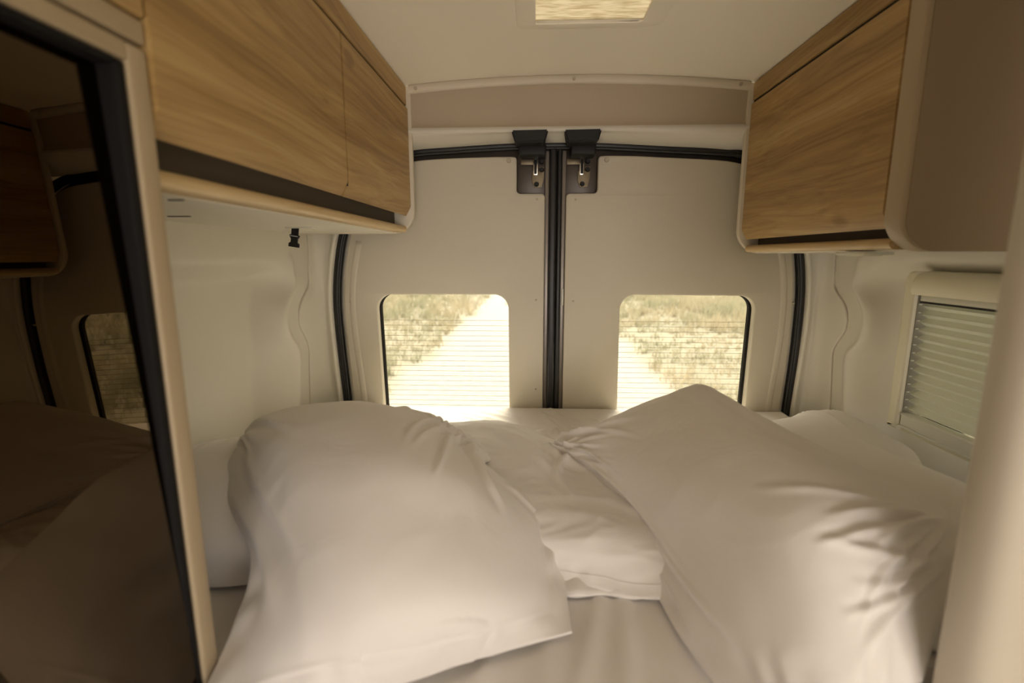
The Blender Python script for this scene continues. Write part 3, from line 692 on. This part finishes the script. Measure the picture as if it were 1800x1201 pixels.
def sheet_grid(name, x0, x1, y0, y1, nx, ny, hf, keep, drop, label, cat, m='sheet'):
    xs_ = np.linspace(x0, x1, nx); ys_ = np.linspace(y0, y1, ny); bm = bmesh.new(); V = {}
    for j, y in enumerate(ys_):
        for i, x in enumerate(xs_): V[i, j] = bm.verts.new((x, y, hf(x, y)))
    for j in range(ny - 1):
        for i in range(nx - 1):
            if keep((xs_[i] + xs_[i + 1]) / 2, (ys_[j] + ys_[j + 1]) / 2): bm.faces.new((V[i, j], V[i + 1, j], V[i + 1, j + 1], V[i, j + 1]))
    bmesh.ops.delete(bm, geom=[v for v in bm.verts if not v.link_faces], context='VERTS')
    be = [e for e in bm.edges if e.is_boundary]
    for k, (dz, sh) in enumerate(((-.012, .004), (-drop, 0))):
        r = bmesh.ops.extrude_edge_only(bm, edges=be); nv_ = [g for g in r['geom'] if isinstance(g, bmesh.types.BMVert)]
        for v_ in nv_: v_.co.z += dz
        be = [g for g in r['geom'] if isinstance(g, bmesh.types.BMEdge)]
        be = [e for e in be if all(v_ in nv_ for v_ in e.verts)]
    bmesh.ops.holes_fill(bm, edges=[e for e in bm.edges if e.is_boundary], sides=0)
    o = obj(name, bm, m, None, 50); return tag(o, label, cat)

def ln(x, y, x0, y0, x1, y1, amp, wd):
    dx, dy = x1 - x0, y1 - y0; L_ = math.hypot(dx, dy); t = ((x - x0) * dx + (y - y0) * dy) / L_ / L_; d = ((x - x0) * dy - (y - y0) * dx) / L_
    if t < -.2 or t > 1.2: return 0
    f = min(1, max(0, (t + .2) / .35)) * min(1, max(0, (1.2 - t) / .35)); return amp * f * math.exp(-(d / wd) ** 2)
def main_h(x, y):
    z = BED - .004 + .003 * mnoise.noise(Vector((x * 5, y * 5, 1)))
    for a in ((.06, .54, .13, .78, .006, .010), (.115, .50, .16, .80, .007, .011), (.20, .50, .19, .70, .004, .012), (.01, .50, .03, .68, .0045, .014), (-.08, .48, -.05, .62, .004, .012), (-.47, .55, -.42, .68, .004, .012)): z += ln(x, y, *a)
    return z
sheet_grid('mattress', -.775, .975, .14, 1.40, 150, 120, main_h, lambda x, y: y > .59 or (-.395 < x < .438) or (x < 0 and y > .538), .11, 'large mattress under a white sheet, lying beneath the pillows', 'mattress')
rnd = random.Random(4)
cr_ = [(.00 + rnd.uniform(-.3, .35), 1.66 - rnd.uniform(0, .1), 0, 0) for _ in range(26)]
lines_ = [(a, b, a + rnd.uniform(.08, .28), b - rnd.uniform(.10, .24), rnd.uniform(.0015, .0045), rnd.uniform(.004, .010)) for a, b, _, _ in cr_]
lines_ += [(.02, 1.62, .085, 1.44, .005, .006), (.06, 1.66, .135, 1.42, .006, .005), (-.25, 1.60, .0, 1.46, .004, .008)]
def rear_h(x, y):
    e = min(y - 1.412, 1.692 - y, x + .68, .88 - x); z = -.533 - .022 * (1 - min(1, max(0, e) / .030)) ** 2
    for a in lines_: z += ln(x, y, *a)
    return z + .002 * mnoise.noise(Vector((x * 9, y * 14, 3)))
sheet_grid('rear_mattress', -.68, .88, 1.412, 1.692, 240, 70, rear_h, lambda x, y: True, .11, 'narrow sheet-wrapped mattress strip along the rear doors', 'mattress')
bb = thing('bed_base', (.1, 1.1, -1.35), 'beige box base under the mattresses', 'bed base')
boxo('platform', (-.77, .97, .60, 1.69, -.71, -.684), 'beige_light', bb, .003)
boxo('platform', (-.39, .435, .14, .60, -.71, -.684), 'beige_light', bb, .003)
boxo('front_panel', (-.39, .435, .15, .168, -1.35, -.71), 'beige_light', bb, .003)
for x0 in (-.77, .945): boxo('side_support', (x0, x0 + .025, .60, 1.69, -1.35, -.71), 'beige_light', bb, .003)

def fan(u, v, a0, a1, n, length, amp, wd, seed, bend=.02):
    """n creases spreading from a gathered point, angles in degrees in the pillow's own plane"""
    r = random.Random(seed); out = []
    for k in range(n):
        a = math.radians(a0 + (a1 - a0) * (k + .5) / n + r.uniform(-4, 4)); L_ = length * r.uniform(.55, 1.15); s0 = r.uniform(.0, .05)
        out.append((u + s0 * math.cos(a), v + s0 * math.sin(a), u + L_ * math.cos(a), v + L_ * math.sin(a), amp * r.uniform(.5, 1.2), wd * r.uniform(.7, 1.3), r.uniform(-bend, bend)))
    return out
pillow('pillow', 'E', 'plump white pillow lowest at left, between the dark glossy door and the big left pillow', 60, 60,
       fan(.02, .95, -80, -10, 5, .5, .004, .018, 1) + fan(.98, .1, 100, 170, 4, .4, .003, .018, 2) + [(.55, .98, .75, .55, .005, .02, .03)], .0025, 6, 2.)
pillow('pillow', 'C', 'low white pillow at the right wall, half hidden behind the big right pillow', 70, 60,
       fan(.98, .95, 190, 260, 5, .5, .004, .015, 3) + [(.35, .98, .6, .55, .005, .018, .03), (.55, .98, .75, .6, .004, .014, .02)], .003, 6, 7.)
pillow('duvet', 'D', 'rumpled white duvet between and beneath the two big pillows', 170, 150,
       [(.30, .97, .66, .62, .013, .020, .05), (.36, .84, .70, .54, .010, .016, -.04), (.42, .99, .86, .84, .008, .016, .02), (.36, .66, .66, .44, .009, .020, .04), (.48, .99, .60, .70, .009, .014), (.62, .62, .42, .34, .007, .018, .03),
        (.35, .50, .52, .30, .005, .018), (.58, .96, .80, .70, .007, .012, .02), (.40, .90, .60, .80, .006, .010, -.02), (.55, .80, .72, .40, .006, .012, .03), (.34, .75, .56, .70, .006, .010), (.52, .56, .70, .60, .006, .010)]
       + fan(.62, .97, 200, 300, 7, .35, .005, .009, 12), .006, 6, 1., cat='duvet', group=None, stretch=(1, 1.5, 1), hem=(.1, .9, 6))
pillow('pillow', 'A', 'big white pillow at left, propped up with its flat hem towards the camera', 190, 180,
       fan(.98, .80, 185, 262, 9, .45, .0075, .0095, 21, .035) + fan(.02, .72, -60, 20, 6, .32, .005, .014, 22, .03) + fan(.01, .88, -70, -10, 5, .30, .005, .014, 23) + fan(.97, .92, 165, 230, 6, .50, .007, .011, 24, .03)
       + [(.97, .60, .965, .06, .005, .010, .008), (.90, .78, .97, .45, .006, .010, .02), (.84, .80, .93, .56, .006, .010, .01), (.10, .80, .62, .775, .006, .012, -.02), (.45, .80, .93, .64, .008, .011, -.03), (.55, .86, .97, .78, .008, .010, -.02), (.30, .86, .80, .84, .006, .010, .02), (.02, .55, .16, .18, .008, .028, .02),
          (.12, .62, .22, .30, .005, .022, .02), (.08, .075, .95, .075, .0022, .006)], .0022, 4, 3., stretch=(1.3, 1, 1))
pillow('pillow', 'B', 'largest white pillow at right, one corner peaking in front of the right window', 180, 210,
       fan(.02, .78, -85, -5, 10, .40, .0058, .0095, 31, .035) + fan(.02, .68, -60, 30, 7, .28, .0052, .010, 32, .02) + fan(1.0, .36, 170, 235, 6, .50, .0065, .0125, 33, .02) + fan(.99, .20, 165, 215, 4, .40, .005, .011, 34, .02)
       + [(.055, .95, .055, .10, .006, .009, .006), (.11, .60, .16, .18, .005, .012, .015), (.08, .40, .20, .08, .006, .012, .02), (.60, .86, .92, .60, .004, .03, .03), (.25, .80, .58, .74, .003, .02, .02)], .0022, 4, 9., stretch=(1.2, 1, 1), peak=(.667, .714, .014))

dv_ = [o for o in bpy.data.objects if o.name == 'duvet'][0]
G = [[(x, yy + .004 * math.sin(x * 70), -.5395 + dz + .004 * max(0, math.sin(x * 95 + 1)) * (dz > 0)) for x in np.linspace(.035, .20, 60)] for yy, dz in ((.760, .010), (.728, .009), (.712, .008), (.704, .005), (.703, .002), (.706, 0))]
obj('under_fold', grid_mesh(np.array(G)), 'sheet', dv_, 'all')
# ------------------------------------------------------------------ the country track outside
GZ = -2.0
def hnoise(x, y, s, k): return mnoise.noise(Vector((x * s, y * s, k)))
def road_c(y): return -.05 + .0005 * y * y * .2
def road_d(x, y): return abs(x - road_c(y)) - 2.1 + .22 * hnoise(x, y, .7, 4)
def gh(x, y):
    d = road_d(x, y); side = max(0, d)
    return GZ + min(.25, side * .12) + .05 * hnoise(x, y, .9, 2) * min(1, side) + (max(0, y - 24) * .16 + max(0, abs(x) - 9) * .22 if y > -40 else 0)
def ground_mat():
    m = bpy.data.materials.new('meadow_and_gravel'); m.use_nodes = True; t = m.node_tree; b = t.nodes['Principled BSDF']; b.inputs['Roughness'].default_value = .95
    N = lambda k: t.nodes.new(k); L = t.links.new; at = N('ShaderNodeAttribute'); at.attribute_name = 'road'; g = N('ShaderNodeNewGeometry')
    n1 = N('ShaderNodeTexNoise'); n1.inputs['Scale'].default_value = 1.3; n1.inputs['Detail'].default_value = 8; n1.inputs['Roughness'].default_value = .7; L(g.outputs['Position'], n1.inputs['Vector'])
    r1 = N('ShaderNodeValToRGB'); e = r1.color_ramp.elements; e[0].position = .35; e[0].color = (.13, .125, .087, 1); e[1].position = .62; e[1].color = (.17, .15, .108, 1); L(n1.outputs['Fac'], r1.inputs[0])
    n2 = N('ShaderNodeTexNoise'); n2.inputs['Scale'].default_value = 9; n2.inputs['Detail'].default_value = 8; n2.inputs['Roughness'].default_value = .75; L(g.outputs['Position'], n2.inputs['Vector'])
    r2 = N('ShaderNodeValToRGB'); e = r2.color_ramp.elements; e[0].position = .3; e[0].color = (.165, .15, .125, 1); e[1].position = .6; e[1].color = (.225, .21, .185, 1); L(n2.outputs['Fac'], r2.inputs[0])
    mx = N('ShaderNodeMix'); mx.data_type = 'RGBA'; L(at.outputs['Fac'], mx.inputs[0]); L(r1.outputs[0], mx.inputs[6]); L(r2.outputs[0], mx.inputs[7]); L(mx.outputs[2], b.inputs['Base Color'])
    bp = N('ShaderNodeBump'); bp.inputs['Distance'].default_value = .05; bp.inputs['Strength'].default_value = .3; L(n2.outputs['Fac'], bp.inputs['Height']); L(bp.outputs[0], b.inputs['Normal'])
    return m
ya = np.concatenate([np.linspace(-30, 1, 12), np.geomspace(2, 90, 90)]); xa = np.concatenate([-np.geomspace(60, 3.2, 26), np.linspace(-3, 3, 61), np.geomspace(3.2, 60, 26)])
G = np.array([[(x, y, gh(x, y)) for x in xa] for y in ya]); bm = grid_mesh(G)
RV = [float(1 - sm(-.25, .30, road_d(x, y) + .25 * hnoise(x, y, 2.5, 8))) for y in ya for x in xa]
gr = tag(obj('ground', bm, ground_mat(), None, 'all', recalc=False), kind='structure')
at = gr.data.attributes.new('road', 'FLOAT', 'POINT'); at.data.foreach_set('value', RV)
# dry grass and weeds: blades joined, nobody could count them
def grass_mat():
    m = bpy.data.materials.new('dry_grass'); m.use_nodes = True; t = m.node_tree; b = t.nodes['Principled BSDF']; b.inputs['Roughness'].default_value = .9
    at = t.nodes.new('ShaderNodeAttribute'); at.attribute_name = 'tone'; r = t.nodes.new('ShaderNodeValToRGB'); e = r.color_ramp.elements
    e[0].color = (.215, .215, .145, 1); e[1].color = (.33, .285, .20, 1); x = e.new(.5); x.color = (.27, .245, .17, 1)
    t.links.new(at.outputs['Fac'], r.inputs[0]); t.links.new(r.outputs[0], b.inputs['Base Color'])
    tl = t.nodes.new('ShaderNodeBsdfTranslucent'); t.links.new(r.outputs[0], tl.inputs[0]); mx = t.nodes.new('ShaderNodeMixShader'); mx.inputs[0].default_value = .5; 
    t.links.new(b.outputs[0], mx.inputs[1]); t.links.new(tl.outputs[0], mx.inputs[2]); t.links.new(mx.outputs[0], t.nodes['Material Output'].inputs[0]); return m
rg = random.Random(11); vv, ff, tone = [], [], []
for k in range(13000):
    y = 3.5 + 27 * rg.random() ** 1.3; x = rg.uniform(-1, 1) * (3 + .62 * y); d = road_d(x, y)
    if d < .08 and rg.random() > .006: continue
    gz = gh(x, y); tn = min(1, max(0, .5 + .9 * hnoise(x, y, .6, 9) + rg.uniform(-.25, .25))); tall = .10 + .28 * max(0, hnoise(x, y, .45, 5) + .25) + (.12 if y > 13 else 0)
    for j in range(7):
        a = rg.uniform(0, 6.28); r0 = rg.uniform(0, .14); bx, by = x + r0 * math.cos(a), y + r0 * math.sin(a); h_ = tall * rg.uniform(.5, 1.3); w_ = rg.uniform(.005, .010) * (1 + y / 16); an = rg.uniform(0, 6.28)
        i0 = len(vv); lx, ly = h_ * rg.uniform(-.5, .5), h_ * rg.uniform(-.5, .5)
        vv += [(bx - w_ * math.cos(an), by - w_ * math.sin(an), gz + EZ - .02), (bx + w_ * math.cos(an), by + w_ * math.sin(an), gz + EZ - .02), (bx + lx, by + ly, gz + EZ + h_)]
        ff.append((i0, i0 + 1, i0 + 2)); tone += [tn] * 3
me = bpy.data.meshes.new('grass'); me.from_pydata(vv, [], ff); me.materials.append(grass_mat())
at = me.attributes.new('tone', 'FLOAT', 'POINT'); at.data.foreach_set('value', tone)
go = bpy.data.objects.new('grass', me); C.objects.link(go); tag(go, 'dry grass and weeds growing beside the pale gravel track', 'grass', kind='stuff')
